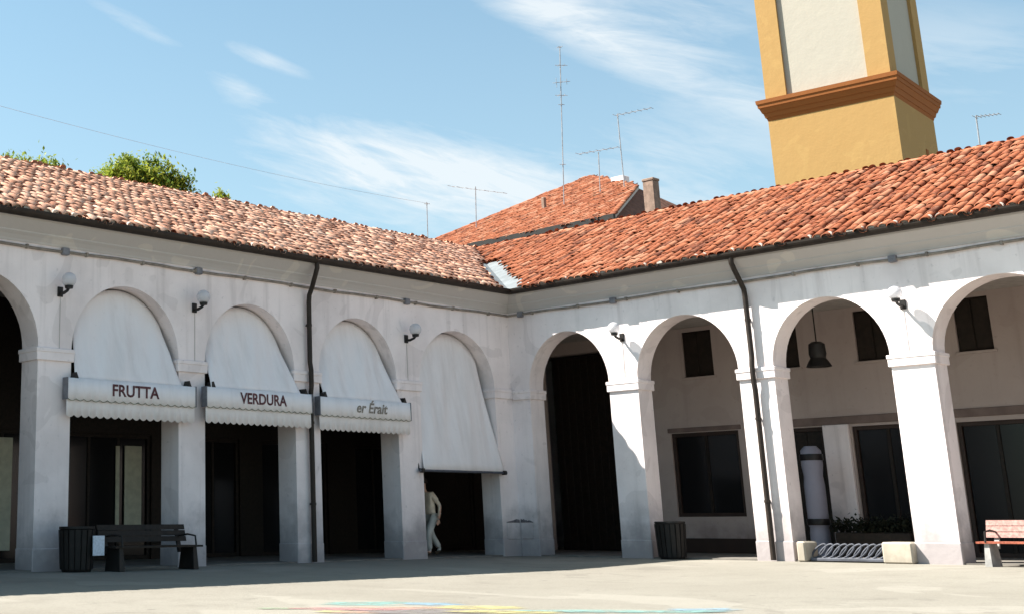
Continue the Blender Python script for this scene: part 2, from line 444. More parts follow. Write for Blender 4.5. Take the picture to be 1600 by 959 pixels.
# right arcade: (s0, s1, z0, z1, kind)
R_OPEN = [(2.42, 3.24, 4.36, 5.52, 'window'), (4.72, 5.46, 4.36, 5.52, 'window'), (6.84, 7.66, 4.36, 5.52, 'window'), (9.04, 9.76, 4.36, 5.52, 'window'), (11.3, 12.1, 4.36, 5.52, 'window'),
          (1.87, 3.72, .90, 2.97, 'shopwindow'), (-2.1, 1.45, .03, 5.3, 'shade_gate'),
          (4.95, 5.84, .03, 2.93, 'door'), (6.50, 8.05, .03, 2.90, 'shop'), (8.76, 10.35, .03, 2.86, 'shop'), (11.1, 12.5, .9, 2.9, 'shopwindow'), (14.2, 16, .03, 2.9, 'shop')]
fB = lambda s, o, z: (DEPTH - o, -s, z)
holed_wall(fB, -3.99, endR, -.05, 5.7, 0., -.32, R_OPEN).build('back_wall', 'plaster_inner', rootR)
L_OPEN = [(-3.2, -1.9, .03, 2.7, 'door'), (-.6, 1.6, .03, 2.8, 'shop'), (2.6, 4.9, .03, 2.8, 'shop'), (5.6, 7.9, .03, 2.8, 'shop'), (8.3, 10.9, .03, 2.8, 'strip'), (11.4, 13.1, .03, 2.8, 'strip2'), (14.5, 16.4, .03, 2.8, 'shop'), (18, 20, .03, 2.8, 'shop')]
fC = lambda s, o, z: (-s, DEPTH - o, z)
# added timber panelling on the back; left arcade's shade put into its near-black colour
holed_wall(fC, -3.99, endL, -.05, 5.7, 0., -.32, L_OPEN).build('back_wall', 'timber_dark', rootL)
def opening(root, fn, s0, s1, z0, z1, kind):
    if kind == 'shade_gate':  # added plank gate, its near-black colour stands for the corner bay's deep shade
        n = 15; wd = (s1-s0)/n
        for i in range(n):
            MB().cbox(*sorted_box(fn(s0+i*wd+.006, -.62, z0), fn(s0+(i+1)*wd-.006, -.66-.008*(i % 2), z1)), .006).build('shade_plank', 'timber_dark', root)
        return
    if kind == 'window':
        wn = MB()
        wn.cbox(*sorted_box(fn(s0, -.06, z0), fn(s1, -.12, z1)), .008)
        o = wn.build('shutter', 'shutter', root)
        for i in range(2):                       # two leaves with battens
            a = s0 + .03 + i*(s1-s0-.02)/2; b = a + (s1-s0-.08)/2
            MB().cbox(*sorted_box(fn(a, -.03, z0+.04), fn(b, -.06, z1-.04)), .008).build('shutter_leaf', 'shutter', o)
        MB().cbox(*sorted_box(fn(s0-.06, .05, z0-.06), fn(s1+.06, -.10, z0-.002)), .008).build('window_sill', 'plaster_inner', root)
        return
    fr = .09
    f = MB()
    for a, b, c, d in ((s0, s0+fr, z0, z1), (s1-fr, s1, z0, z1), (s0+fr, s1-fr, z1-fr, z1), (s0+fr, s1-fr, z0, z0+fr)):
        f.cbox(*sorted_box(fn(a, -.05, c), fn(b, -.16, d)), .006)
    nm = {'door': 'door', 'shop': 'shopfront', 'shopwindow': 'shop_window', 'strip': 'shopfront', 'strip2': 'shopfront'}[kind]
    o = f.build(nm, 'timber_brown' if fn is fB else 'timber_dark', root)
    if kind == 'door':
        for i in range(2):
            a = s0+fr+i*(s1-s0-2*fr)/2
            MB().cbox(*sorted_box(fn(a+.005, -.08, z0+fr), fn(a+(s1-s0-2*fr)/2-.005, -.14, z1-fr)), .01).build('door_leaf', 'timber_dark', o)
        return
    n = max(2, int(round((s1-s0)/.85)))
    for i in range(n):
        a = s0+fr+i*(s1-s0-2*fr)/n; b = a+(s1-s0-2*fr)/n
        if kind == 'strip' and i == 0:
            pass
        MB().box(fn(a+.02, -.10, z0+fr), fn(b-.02, -.115, z1-fr)).build('pane', 'dark_glass', o)
        if i: MB().cbox(*sorted_box(fn(a-.035, -.07, z0+fr), fn(a+.035, -.15, z1-fr)), .006).build('mullion', 'timber_dark', o)
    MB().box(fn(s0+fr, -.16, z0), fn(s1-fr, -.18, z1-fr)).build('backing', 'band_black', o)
for h in R_OPEN: opening(rootR, fB, *h)
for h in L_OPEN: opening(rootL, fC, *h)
# pale blinds hung behind the glass of the first shop, and pale door panels further along
for nm, a, b, z0, z1 in (('blind', 8.55, 9.03, .78, 2.54), ('blind', 9.17, 9.28, .78, 2.53), ('blind', 12.0, 12.9, .28, 2.62)):
    MB().cbox(*sorted_box(fC(a, -.045, z0), fC(b, -.065, z1)), .005).build(nm, 'curtain_cream', rootL)
# brown lintel and white pier between the right-hand shops
MB().cbox(*sorted_box(fB(4.6, .04, 2.96), fB(10.9, -.02, 3.14)), .01).build('lintel', 'lintel', rootR)
MB().cbox(*sorted_box(fB(5.86, .10, .03), fB(6.46, .002, 2.955)), .015).build('pilaster', 'plaster', rootR)
MB().cbox(*sorted_box(fB(1.80, .03, 2.99), fB(3.80, -.02, 3.10)), .01).build('lintel', 'lintel', rootR)
# dark dado band under the shop window
MB().cbox(*sorted_box(fB(1.45, .02, .03), fB(4.9, .002, .38)), .006).build('skirting', 'timber_brown', rootR)
# outer shell so that the wings stay closed from every side
MB().box((XE, 9.3, 0), (9.3, 9.6, 6.45)).build('outer_wall', 'plaster', rootL)
MB().box((XE-.02, 0, 0), (XE-.32, 9.6, 6.45)).build('end_wall', 'plaster', rootL)
MB().box((9.3, YE, 0), (9.6, 9.29, 6.45)).build('outer_wall', 'plaster', rootR)
MB().box((0, YE-.02, 0), (9.6, YE-.32, 6.45)).build('end_wall', 'plaster', rootR)

# ---- roofs --------------------------------------------------------
def zroof(d): return ZG + .0 + SLOPE*(d + G)       # d = distance behind the wall plane
RX = 2*DR + G                                       # outer eave
def roof_deck(which):
    b = MB()
    f = (lambda s, d: (-s, d)) if which == 'L' else (lambda s, d: (d, -s))
    end = -XE+.4 if which == 'L' else -YE+.4
    def V(s, d, dz=0): x, y = f(s, d); return (x, y, (zroof(d) if d <= DR else zroof(2*DR-d)) + dz)
    # court slope, outer slope; s from the far end to the mitre (s = -d)
    for dz in (0., -.10):
        o = len(b.v)
        b.v += [V(end, -G, dz), V(G, -G, dz), V(-DR, DR, dz), V(end, DR, dz), V(-RX, RX, dz), V(end, RX, dz)]; b.t += [.5]*6
        b.f += [(o, o+1, o+2, o+3), (o+3, o+2, o+4, o+5)]
    b.f += [(0, 6, 7, 1), (5, 11, 10, 4), (0, 3, 9, 6), (3, 5, 11, 9), (1, 7, 8, 2), (2, 8, 10, 4)]
    return b
TB = {}
def tile_base(w0, w1, L, h, segs=6, th=.016):
    vs = []; fs = []
    for (v, wd, hh) in ((0., w0, h), (L, w1, h*.82)):
        for i in range(segs+1):
            t = math.pi*i/segs; vs.append((-wd/2*math.cos(t), v, hh*math.sin(t)))
    n = segs+1
    for i in range(segs): fs.append((i, i+1, n+i+1, n+i))
    for i in range(n):
        t = math.pi*i/segs; vs.append((-(w0/2-th)*math.cos(t), 0., (h-th)*math.sin(t)))
    for i in range(segs): fs.append((i+1, i, 2*n+i, 2*n+i+1))
    return np.array(vs), fs
CV, CF = tile_base(.192, .152, .46, .066)
def chan_base():
    vs = []; fs = []
    for v, wd in ((0., .17), (.46, .20)):
        for i in range(5):
            t = math.pi*i/4; vs.append((-wd/2*math.cos(t), v, .05-.055*math.sin(t)))
    for i in range(4): fs.append((i, i+1, 5+i+1, 5+i))
    return np.array(vs), fs
HV, HF = chan_base()
def slope_frame(u, v):
    u = Vector(u).normalized(); v = Vector(v).normalized(); return np.array([u, v, u.cross(v)])
def tile_variants(m, n=14):
    out = []
    for i in range(n):
        me = bpy.data.meshes.new('tile'); me.from_pydata([tuple(x) for x in CV], [], CF)
        at = me.attributes.new('tint', 'FLOAT', 'POINT'); at.data.foreach_set('value', [(i+.5)/n]*len(CV))
        me.materials.append(MAT[m]); me.shade_smooth(); out.append(me)
    return out
def lay_tiles(fr, origin, cols, rows, inside, m, parent, nobj, du=.215, dv=.36):
    """rows of barrel tiles on a plane: fr = (u, v, w) frame, origin = eave point; inside(u, v) keeps a tile"""
    tl = []
    lift = np.array(fr[2])*.045
    chv, chf, cht = [], [], []
    for i in range(cols[0], cols[1]):
        drift = rng.normal(0, .012)
        for j in range(rows):
            uu = i*du + drift + rng.normal(0, .016); vv = j*dv - .04 + rng.normal(0, .03)
            if not inside(uu, vv+.2): continue
            p = np.array(origin) + fr[0]*uu + fr[1]*vv + lift + fr[2]*(.012*rng.random())
            a = rng.normal(0, .06); tip = .035 + rng.normal(0, .02)
            ca, sa = math.cos(a), math.sin(a)
            u = fr[0]*ca + fr[1]*sa; v = fr[1]*ca - fr[0]*sa - fr[2]*tip; w_ = np.cross(u, v)
            tl.append((p, np.array([u, v, w_]), float(np.clip(rng.normal(.50, .26), 0, 1))))
            if inside(uu+du/2, vv+.2):
                q = np.array(origin) + fr[0]*(i*du+du/2+drift) + fr[1]*vv + fr[2]*.004
                chv.append((q, np.array([fr[0], fr[1]-fr[2]*.03, fr[2]]), float(np.clip(rng.normal(.42, .2), 0, 1))))
    cpos = np.array(CAMPOS)
    tl.sort(key=lambda t: np.linalg.norm(t[0]-cpos) if in_view(t[0]) else 1e6)
    if nobj:
        var = tile_variants(m)
        for (p, F, ti) in tl[:nobj]:
            o = bpy.data.objects.new('tile', var[min(13, int(ti*14))]); COL.objects.link(o); o.parent = parent
            mm = Matrix(F.tolist()).transposed().to_4x4(); mm.translation = p; o.matrix_basis = mm
    vs = []; fs = []; ts = []; o = 0
    for lst, BV, BF in ((tl[nobj:], CV, CF), (chv, HV, HF)):
        for (p, F, ti) in lst:
            vs.append(BV @ F + p); fs += [tuple(a+o for a in f) for f in BF]; ts += [ti]*len(BV); o += len(BV)
    vs = np.concatenate(vs)
    me = bpy.data.meshes.new('tiles'); me.from_pydata(vs.tolist(), [], fs)
    at = me.attributes.new('tint', 'FLOAT', 'POINT'); at.data.foreach_set('value', ts)
    ob = link('tiles', me, m, None, True); ob.parent = parent; tag(ob, kind='stuff')
    return tl
Minv = M.inverted()
def in_view(p):
    q = Minv @ Vector(p)
    if q.z > -1: return False
    x = 324.6 + 2045.9*q.x/-q.z; y = 286.0 - 2045.9*q.y/-q.z
    return -5 < x < 1605 and -5 < y < 965
c_, s_ = 1/math.hypot(1, SLOPE), SLOPE/math.hypot(1, SLOPE)
SL = math.hypot(DR+G, ZR-ZG); NR = int(SL/.36)+1
for which, root, m in (('L', rootL, 'tile_faded'), ('R', rootR, 'tile_red')):
    roof = roof_deck(which).build('roof', 'roof_deck', root)
    if which == 'L':
        fr = slope_frame((1, 0, 0), (0, c_, s_)); org = (0, -G-.03, zroof(-G))
        # valley on the right: x < d - margin ; flashing strip along its lower half
        ins = lambda u, v: (XE-.3 < u) and u < (-G + v*c_) - (.56 if v < 3.6 else .06)
        lay_tiles(fr, org, (int((XE-.3)/.215), int(DR/.215)), NR, ins, m, roof, 300)
        # outer slope
        fr2 = slope_frame((-1, 0, 0), (0, -c_, s_)); org2 = (0, RX, zroof(-G))
        lay_tiles(fr2, org2, (int(-RX/.215), int(-XE/.215)), NR, lambda u, v: -u < RX - v*c_ and -u > XE, m, roof, 0)
    else:
        fr = slope_frame((0, -1, 0), (c_, 0, s_)); org = (-G-.03, 0, zroof(-G))
        ins = lambda u, v: u < -YE+.3 and u > -((-G + v*c_) - (.56 if v < 3.6 else .06))
        lay_tiles(fr, org, (int(-DR/.215), int((-YE+.3)/.215)), NR, ins, m, roof, 300)
        fr2 = slope_frame((0, 1, 0), (-c_, 0, s_)); org2 = (RX, 0, zroof(-G))
        lay_tiles(fr2, org2, (int(YE/.215), int(RX/.215)), NR, lambda u, v: u < RX - v*c_ and u > YE, m, roof, 0)
    # mortar plugs closing the tile mouths along the eave
    mb = MB()
    for i in range(3, int((23 if which == 'L' else 20)/.215)):
        s = i*.215 + random.uniform(-.015, .015)
        if s < G+.25: continue
        ring = [(-.07*math.cos(math.pi*t/6), .066*math.sin(math.pi*t/6)) for t in range(7)]
        base = Vector(((-s) if which == 'L' else (-G-.045), (-G-.045) if which == 'L' else -s, zroof(-G)+.045))
        ax = Vector((1, 0, 0)) if which == 'L' else Vector((0, 1, 0))
        dp = Vector((0, 1, 0)) if which == 'L' else Vector((1, 0, 0))
        if random.random() < .75:
            mb.add([tuple(base+ax*a+Vector((0, 0, b))) for a, b in ring] + [tuple(base+dp*.05+ax*a+Vector((0, 0, b+.02))) for a, b in ring],
                   [tuple(range(7))] + [(t, t+1, t+8, t+7) for t in range(6)])
    pl = mb.build('mortar_plugs', 'mortar', None); pl.parent = roof; tag(pl, kind='stuff')
    # ridge tiles, each one a barrel tile on the crest
    rv = []
    for i in range(6):
        RVb, RFb = tile_base(.24, .225, .46, .07)
        me = bpy.data.meshes.new('ridge_tile'); me.from_pydata([tuple(x) for x in RVb], [], RFb)
        at = me.attributes.new('tint', 'FLOAT', 'POINT'); at.data.foreach_set('value', [.30+.11*i]*len(RVb)); me.materials.append(MAT[m]); me.shade_smooth(); rv.append(me)
    n = int(((-XE if which == 'L' else -YE) + DR)/.40)
    for i in range(n):
        o = bpy.data.objects.new('ridge_tile', random.choice(rv)); COL.objects.link(o); o.parent = roof
        s = -DR + i*.40
        z = ZR + .03 + random.uniform(-.018, .016)
        if which == 'L': o.location = (-s, DR + random.uniform(-.015, .015), z); o.rotation_euler = (random.gauss(0, .012), random.gauss(0, .05), rad(90)+random.gauss(0, .03))
        else: o.location = (DR + random.uniform(-.015, .015), -s, z); o.rotation_euler = (random.gauss(0, .012), random.gauss(0, .05), rad(180)+random.gauss(0, .03))
    if which == 'R':
        # zinc valley flashing over the lower part of the valley, folded along its middle
        b = MB(); L2 = 3.55*c_
        for t in (0., L2):
            d = -G - .03 + t; hw = .62 if t == 0 else .56
            b.v += [(d-hw, d, zroof(d)+.035), (d, d, zroof(d)+.015), (d, d-hw, zroof(d)+.035)]; b.t += [.5]*3
        b.f += [(0, 1, 4, 3), (1, 2, 5, 4)]
        b.v += [(x, y, z-.012) for x, y, z in b.v]; b.t += [.5]*6
        b.f += [(7, 6, 9, 10), (8, 7, 10, 11), (0, 6, 7, 1), (1, 7, 8, 2), (0, 3, 9, 6), (2, 8, 11, 5), (3, 4, 10, 9), (4, 5, 11, 10)]
        b.build('valley_flashing', 'zinc', roof)

# ---- downpipes, conduits -----------------------------------------
def downpipe(root, fn, s, s_top):
    pts = [fn(s_top, G, ZG-.08), fn(s_top, G, ZG-.20), fn(s_top+(s-s_top)*.25, G-.08, ZG-.34), fn(s_top+(s-s_top)*.8, .24, ZG-.58), fn(s, .13, ZG-.74), fn(s, .11, ZG-.9), fn(s, .10, 4.2), fn(s, .13, 4.02), fn(s, .13, 3.7), fn(s, .10, 3.5), fn(s, .10, .02)]
    o = MB().tube(pts, .055, 10).build('downpipe', 'gutter', root, 40)
    for z in (5.0, 2.9, 1.2):
        MB().tube([fn(s, .10, z-.025), fn(s, .10, z+.025)], .066, 10).box(fn(s-.015, .0, z-.015), fn(s+.015, .06, z+.015)).build('pipe_bracket', 'gutter', o)
downpipe(rootL, fL, 7.09, 7.16); downpipe(rootR, fR, 6.46, 6.42)
# worn higher plinth at the inner corner, its top edge crumbling and dark
for fn, a, b, rt_ in ((fL, .045, .52, rootL), (fR, .047, .40, rootR)):
    MB().cbox(*sorted_box(fn(a, .002, .39), fn(b, .022, .80)), .02).build('corner_plinth', 'plaster', rt_)
    top = [(a + (b-a)*i/9, .80 + .06*(1-i/9) + random.uniform(-.012, .02)*(1 if i < 8 else 0)) for i in range(10)]
    MB().prism(top + [(b, .785), (a, .785)], lambda p, q, d: fn(p, d, q), .001, .026).build('crumbled_edge', 'plaster_dark', rt_)
for root, fn, boxes, end in ((rootL, fL, [3.83, 10.17, 13.45, 17], endL), (rootR, fR, [.45, 3.15, 9.60, 13], endR)):
    b = MB(); pts = []; s = .03
    while s < end-.2:
        pts.append(fn(s, .045, 5.855 + .012*math.sin(s*1.7) - .01*(s % 1.1))); s += .37
    c = b.tube(pts, .028, 6).build('conduit', 'conduit', root, 40)
    s = .8
    while s < end-.5:
        MB().box(fn(s-.02, 0, 5.81), fn(s+.02, .085, 5.89)).build('cable_clip', 'conduit', c); s += 1.35
    for s in boxes:
        MB().cbox(*sorted_box(fn(s-.075, .0, 5.78), fn(s+.075, .11, 5.92)), .015).build('junction_box', 'conduit_box', c)

# ------------------------------------------------------------------ awnings
def text_mesh(txt, size, loc, m, parent, width=None, slant=0.):
    cu = bpy.data.curves.new('lettering', 'FONT'); cu.body = txt; cu.size = size; cu.align_x = 'CENTER'; cu.align_y = 'CENTER'
    cu.extrude = .001; cu.offset = .008; cu.shear = slant; cu.resolution_u = 3
    to = bpy.data.objects.new('tmp', cu); COL.objects.link(to)
    me = bpy.data.meshes.new_from_object(to.evaluated_get(bpy.context.evaluated_depsgraph_get()))
    bpy.data.objects.remove(to); me.name = 'lettering'; me.materials.clear()
    xs = [v.co.x for v in me.vertices]; kx = (width/(max(xs)-min(xs))) if width else 1.
    for v in me.vertices: v.co = Vector((v.co.x*kx + loc[0], -v.co.z + loc[1], v.co.y + loc[2]))
    return link('lettering', me, m, parent)
def awning(label, bay, zb, off, text=None, lm=None, tcx=None, tw=None, ext=(.2, .27), valance=True, slant=0.):
    a, b, h = LB[bay]; xc = -(a+b)/2; r = (b-a)/2
    x0, x1 = -b-ext[0], -a+ext[1]                     # ends of the roller bar
    root = thing('awning', label, 'awning', (xc, 0, zb), 'awnings hung in the arches')
    NU, NV = 44, 16; m = MB(); tmax = rad(57)
    for j in range(NV+1):
        t = j/NV
        for i in range(NU+1):
            s = -1 + 2*i/NU; th = s*tmax
            top = Vector((xc + r*math.sin(th)*.985, .36, ZS + h*math.cos(th)*.985 - .01))
            bot = Vector((xc + r*s*(1.0 if valance else 1.06), -off, zb))
            p = top.lerp(bot, t)
            sag = math.sin(math.pi*t)
            p.y += .035*sag + (.026*math.sin(s*7+3.9*t+bay) + .014*math.sin(s*19+2+t*5+bay*2) + .02*max(0, 1-abs((s-.45+.9*t)*5)))*min(1, t*2.2)*(1-.75*t**6)
            m.v.append(tuple(p)); m.t.append(.5)
    n = NU+1
    for j in range(NV):
        for i in range(NU): m.f.append((j*n+i, j*n+i+1, (j+1)*n+i+1, (j+1)*n+i))
    o = m.build('fabric', 'awning_fabric', root, True)
    md = o.modifiers.new('thickness', 'SOLIDIFY'); md.thickness = .006
    MB().tube([(x0, -off-.01, zb), (x1, -off-.01, zb)], .028, 8).build('roller_bar', 'steel' if not valance else 'awning_fabric', root, 40)
    if not valance:
        for x in (x0+.09, x1-.09):
            MB().tube([(x, -off-.01, zb), (x, -.02, zb+.02), (x, .05, zb+.32)], .018, 6).build('support_arm', 'iron', root)
            MB().cbox((x-.05, -off-.06, zb-.05), (x+.05, -off+.04, zb+.05), .01).build('bar_end', 'iron', root)
        return root
    for x in (x0+.22, x1-.5 if False else x1-.12):
        MB().add([(x-.05, -off-.02, zb), (x+.06, -off-.02, zb), (x, -off-.02, zb+.14), (x-.05, -.0, zb), (x+.06, -.0, zb), (x, .0, zb+.14)],
                 [(0, 1, 2), (5, 4, 3), (0, 3, 4, 1), (1, 4, 5, 2), (2, 5, 3, 0)]).build('bracket', 'iron', root)
    def flap(y, zt, zl, nsc, amp, name, mt, par, trim=None):
        mm = MB(); N = nsc*8
        for i in range(N+1):
            x = x0 + (x1-x0)*i/N; ph = (i % 8)/8
            zz = zl + amp*(1-abs(math.sin(math.pi*i/8)))
            wob = .010*math.sin(x*5+bay) + .006*math.sin(x*13)
            for q, zq in enumerate((zt, (zt+zz)/2, zz)): mm.v.append((x, y-.004*q+wob*q*.3, zq)); mm.t.append(.5)
        for i in range(N):
            for q in range(2): mm.f.append((i*3+q, i*3+q+1, i*3+q+4, i*3+q+3))
        ob = mm.build(name, mt, par, True); sd = ob.modifiers.new('thickness', 'SOLIDIFY'); sd.thickness = .002
        return ob, mm
    lo, _ = flap(-off-.015, zb-.03, zb-.70, 18, .042, 'lower_valance', 'awning_fabric', root)
    hi, mm = flap(-off-.055, zb+.02, zb-.40, 17, .035, 'valance', 'awning_fabric', root)
    edge = [Vector(mm.v[i*3+2]) + Vector((0, -.006, .0)) for i in range(17*8+1)]
    MB().tube(edge, .007, 5).build('scalloped_trim', 'trim_green', root)
    for x in (x0-.012, x1+.004):
        MB().cbox((x-.004, -off-.075, zb-.38), (x+.012, -off+.10, zb+.03), .003).build('end_cap', 'conduit_box', root)
    if text: text_mesh(text, .31, (tcx, -off-.066, zb-.17), lm, root, tw, slant)
    return root
awning('white drop awning lettered FRUTTA in dark red on its scalloped valance', 3, 3.44, .15, 'FRUTTA', 'letter_red', -11.87, 1.12)
awning('white drop awning lettered VERDURA in dark red, beside the dark downpipe', 2, 3.46, .20, 'VERDURA', 'letter_red', -8.60, 1.30, (.16, .25))
awning('white drop awning with brownish slanted lettering, behind the downpipe', 1, 3.44, .15, 'er Érait', 'letter_grey', -5.33, 1.0, (.19, .2), slant=.25)
awning('plain white drop awning pulled down low in the arch next to the courtyard corner', 0, 1.96, .10, ext=(.25, .14), valance=False)

# ------------------------------------------------------------------ wall lamps
def lamp(fn, s, zb, label):
    loc = fn(s, 0, zb-.12)
    root = thing('wall_lamp', label, 'wall lamp', loc, 'globe lamps on the arcade walls')
    MB().cbox(*sorted_box(fn(s-.06, 0, zb-.14), fn(s+.06, .03, zb+.05)), .008).build('wall_plate', 'iron', root)
    MB().tube([fn(s, .02, zb-.08), fn(s, .14, zb-.085), fn(s, .26, zb-.05), fn(s, .31, zb+.0)], .030, 8).build('arm', 'iron', root, 40)
    MB().lathe([(.03, -.06), (.075, -.05), (.085, .0), (.07, .03)], fn(s, .31, zb+.03), 16).build('lamp_holder', 'iron', root, 40)
    R_ = .14
    MB().lathe([(R_*math.sin(t), -R_*math.cos(t)) for t in [rad(28 + (179-28)*i/14) for i in range(15)]], fn(s, .31, zb+.145), 24).build('globe', 'opal_glass', root, True)
    MB().tube([fn(s-.01, .012, zb-.14), fn(s-.01, .012, ZS+.0)], .006, 5).build('feed_cable', 'plaster_grey', root)
lamp(fL, 13.52, 5.12, 'globe wall lamp on the shaded pier between the open arch and the FRUTTA awning')
lamp(fL, 10.25, 5.13, 'globe wall lamp between the FRUTTA and VERDURA awnings')
lamp(fL, 3.86, 5.02, 'globe wall lamp between the low awning and the slanted-lettering awning')
lamp(fR, 3.28, 5.02, 'sunlit globe wall lamp above the pier nearest the courtyard corner')
lamp(fR, 9.66, 4.98, 'sunlit globe wall lamp above the broad pier beside the brown bench')

# ------------------------------------------------------------------ things in the right arcade
r = thing('pendant_lamp', 'dark bell-shaped pendant lamp hanging in the open sunlit arch', 'pendant lamp', (2., -6.88, 4.1))
MB().tube([(2., -6.88, 4.6), (2., -6.88, 5.62)], .014, 6).build('cord', 'iron', r)
MB().lathe([(.03, .56), (.10, .55), (.17, .50), (.185, .28), (.16, .2), (.15, .18)], (2., -6.88, 4.1), 20).build('lamp_body', 'iron', r, 40)
MB().lathe([(.15, .20), (.20, .13), (.27, .0), (.255, .0), (.18, .12), (.13, .18)], (2., -6.88, 4.1), 20).build('lamp_shade', 'iron', r, 40)

r = thing('banded_post', 'white round post with two black bands inside the right arcade', 'post', (3.1, -5.92, .03))
MB().lathe([(.21, 0), (.21, .50), (.195, .62), (.22, .66), (.22, 1.55), (.20, 1.75), (.23, 2.0), (.22, 2.32), (.13, 2.42)], (3.1, -5.92, .03), 22).build('post_body', 'white_metal', r, 40)
for z in (.74, 2.17):
    MB().lathe([(.245, -.07), (.25, -.05), (.25, .05), (.245, .07)], (3.1, -5.92, z+.03), 22).build('band', 'band_black', r, 40)

# low dark hedge-like box planter under the shop opening
r = thing('planter_box', 'dark low trough standing before the shop opening in the right arcade', 'planter', (3.0, -7.2, .03))
MB().cbox((2.7, -8.05, .03), (3.2, -6.45, .55), .02).build('trough', 'timber_dark', r)
lm = MB()
for i in range(1500):
    p = Vector((random.uniform(2.68, 3.22), random.uniform(-8.08, -6.35), .55 + abs(random.gauss(.12, .1))))
    q = Matrix.Rotation(random.uniform(0, 6.3), 3, 'Z') @ Matrix.Rotation(random.uniform(-1, 1), 3, 'X')
    lm.add([tuple(p + q @ Vector(c)) for c in ((-.03, 0, 0), (0, -.05, .01), (.03, 0, 0), (0, .05, .01))], [(0, 1, 2, 3)], random.uniform(0, .25))
lv = lm.build('foliage', 'hedge', r)

# stone blocks and bicycle rack in the third arch
for y0, y1, lab in ((-7.02, -7.20, 'narrow low stone block between the downpipe pier and the bicycle rack'), (-8.72, -9.29, 'broad low stone block between the bicycle rack and the sunlit pier')):
    o = MB().cbox((-.20, y1, 0), (.35, y0, .40), .03).build('stone_block', 'stone'); tag(o, lab, 'stone block', 'stone blocks at the bicycle rack')
r = thing('bicycle_rack', 'low grey metal bicycle rack with slanted loops between two stone blocks', 'bicycle rack', (.05, -7.95, 0))
MB().cbox((-.06, -8.70, .02), (.24, -7.22, .08), .01).build('base_rail', 'steel', r)
for i in range(10):
    y = -7.34 - i*.142
    pts = [(.09+.0, y + .10*math.cos(t) - .12*math.sin(t), .21 + .14*math.sin(t)) for t in [2*math.pi*q/16 for q in range(17)]]
    MB().tube(pts, .020, 6, False).build('wheel_loop', 'steel', r, True)

# litter bin in the right arcade
def bin_(loc, rr, h, label, sticker=None, cat='litter bin', slats=18):
    r = thing('litter_bin', label, cat, loc, 'dark litter bins')
    x, y, z = loc
    MB().lathe([(rr*.80, 0), (rr*.86, .03), (rr*.93, h*.5), (rr*.96, h*.93), (rr*.90, h*.97), (rr*.80, h*.97)], (x, y, z), 24).build('drum', 'bin_dark', r, 40)
    for i in range(slats):
        t = 2*math.pi*i/slats; d = Vector((math.cos(t), math.sin(t), 0)); e = Vector((-math.sin(t), math.cos(t), 0)); w_ = rr*math.pi/slats*.78
        lo, hi = Vector(loc)+d*rr*.88, Vector(loc)+d*rr*1.0
        vs = []
        for base, zz in ((lo, .05), (hi, h*.93)):
            for a, b in ((-w_, 0), (w_, 0), (w_, .02), (-w_, .02)): vs.append(tuple(base + e*a + d*b + Vector((0, 0, zz))))
        MB().add(vs, [(0, 3, 2, 1), (4, 5, 6, 7), (0, 1, 5, 4), (1, 2, 6, 5), (2, 3, 7, 6), (3, 0, 4, 7)]).build('slat', 'bin_dark', r)
    MB().lathe([(rr*.98, h*.93), (rr*1.04, h*.95), (rr*1.03, h*1.0), (rr*.85, h*1.0), (rr*.84, h*.95)], (x, y, z), 24).build('rim', 'bin_dark', r, 40)
    return r
bin_((-.22, -4.22, 0), .31, .80, 'dark slatted litter bin beside the pier in the sunlit wing')
rb = bin_((-13.44, -.62, 0), .31, .78, 'dark litter bin with a white notice, beside the bench under the FRUTTA awning')
MB().cbox((-13.34, -.995, .28), (-13.10, -.965, .62), .004).build('notice', 'paper', rb)

# ------------------------------------------------------------------ benches
def bench(loc, L, label, along, front, seat_m, back_m, leg_m, grp, back_h=.80):
    """along, front: unit vectors in the ground plane"""
    r = thing('bench', label, 'bench', loc, grp)
    A = Vector(along); F = Vector(front); o = Vector(loc)
    def bar(a0, a1, f0, f1, z0, z1, tilt=0.):
        vs = []
        for a in (a0, a1):
            for f, z in ((f0, z0), (f1, z0), (f1-tilt*0, z1), (f0, z1)):
                ff = f - tilt*(z-.42); vs.append(tuple(o + A*a + F*ff + Vector((0, 0, z))))
        return MB().add(vs, [(0, 1, 2, 3), (7, 6, 5, 4), (0, 4, 5, 1), (1, 5, 6, 2), (2, 6, 7, 3), (3, 7, 4, 0)])
    for i in range(4): bar(-L/2, L/2, .02+i*.115, .02+i*.115+.10, .40, .435).build('seat_slat', seat_m, r)
    for i in range(3): bar(-L/2, L/2, -.04, -.01, .50+i*.105, .595+i*.105, .28).build('back_slat', back_m, r)
    for a in (-L/2+.16, L/2-.16):
        bar(a-.04, a+.04, -.09, -.045, .30, back_h, .28).build('back_post', leg_m, r)
        m = MB()
        vs = [tuple(o+A*(a+q)+F*f+Vector((0, 0, z))) for q, f, z in ((-.06,.0,0),(.06,.0,0),(.06,.46,0),(-.06,.46,0),(-.04,.06,.40),(.04,.06,.40),(.04,.42,.40),(-.04,.42,.40))]
        m.add(vs, [(0,3,2,1),(4,5,6,7),(0,1,5,4),(1,2,6,5),(2,3,7,6),(3,0,4,7)]).build('leg', leg_m, r)
        m = MB().tube([o+A*(a)+F*(-.05)+Vector((0,0,.60)), o+A*a+F*.20+Vector((0,0,.63)), o+A*a+F*.43+Vector((0,0,.60)), o+A*a+F*.46+Vector((0,0,.42))], .018, 6)
        m.build('armrest', 'iron', r, 40)
    return r
bench((-.34, -11.62, 0), 1.9, 'reddish-brown slatted bench with concrete legs before the sunlit arcade', (0, -1, 0), (-1, 0, 0), 'bench_wood', 'bench_back', 'concrete', 'slatted benches')
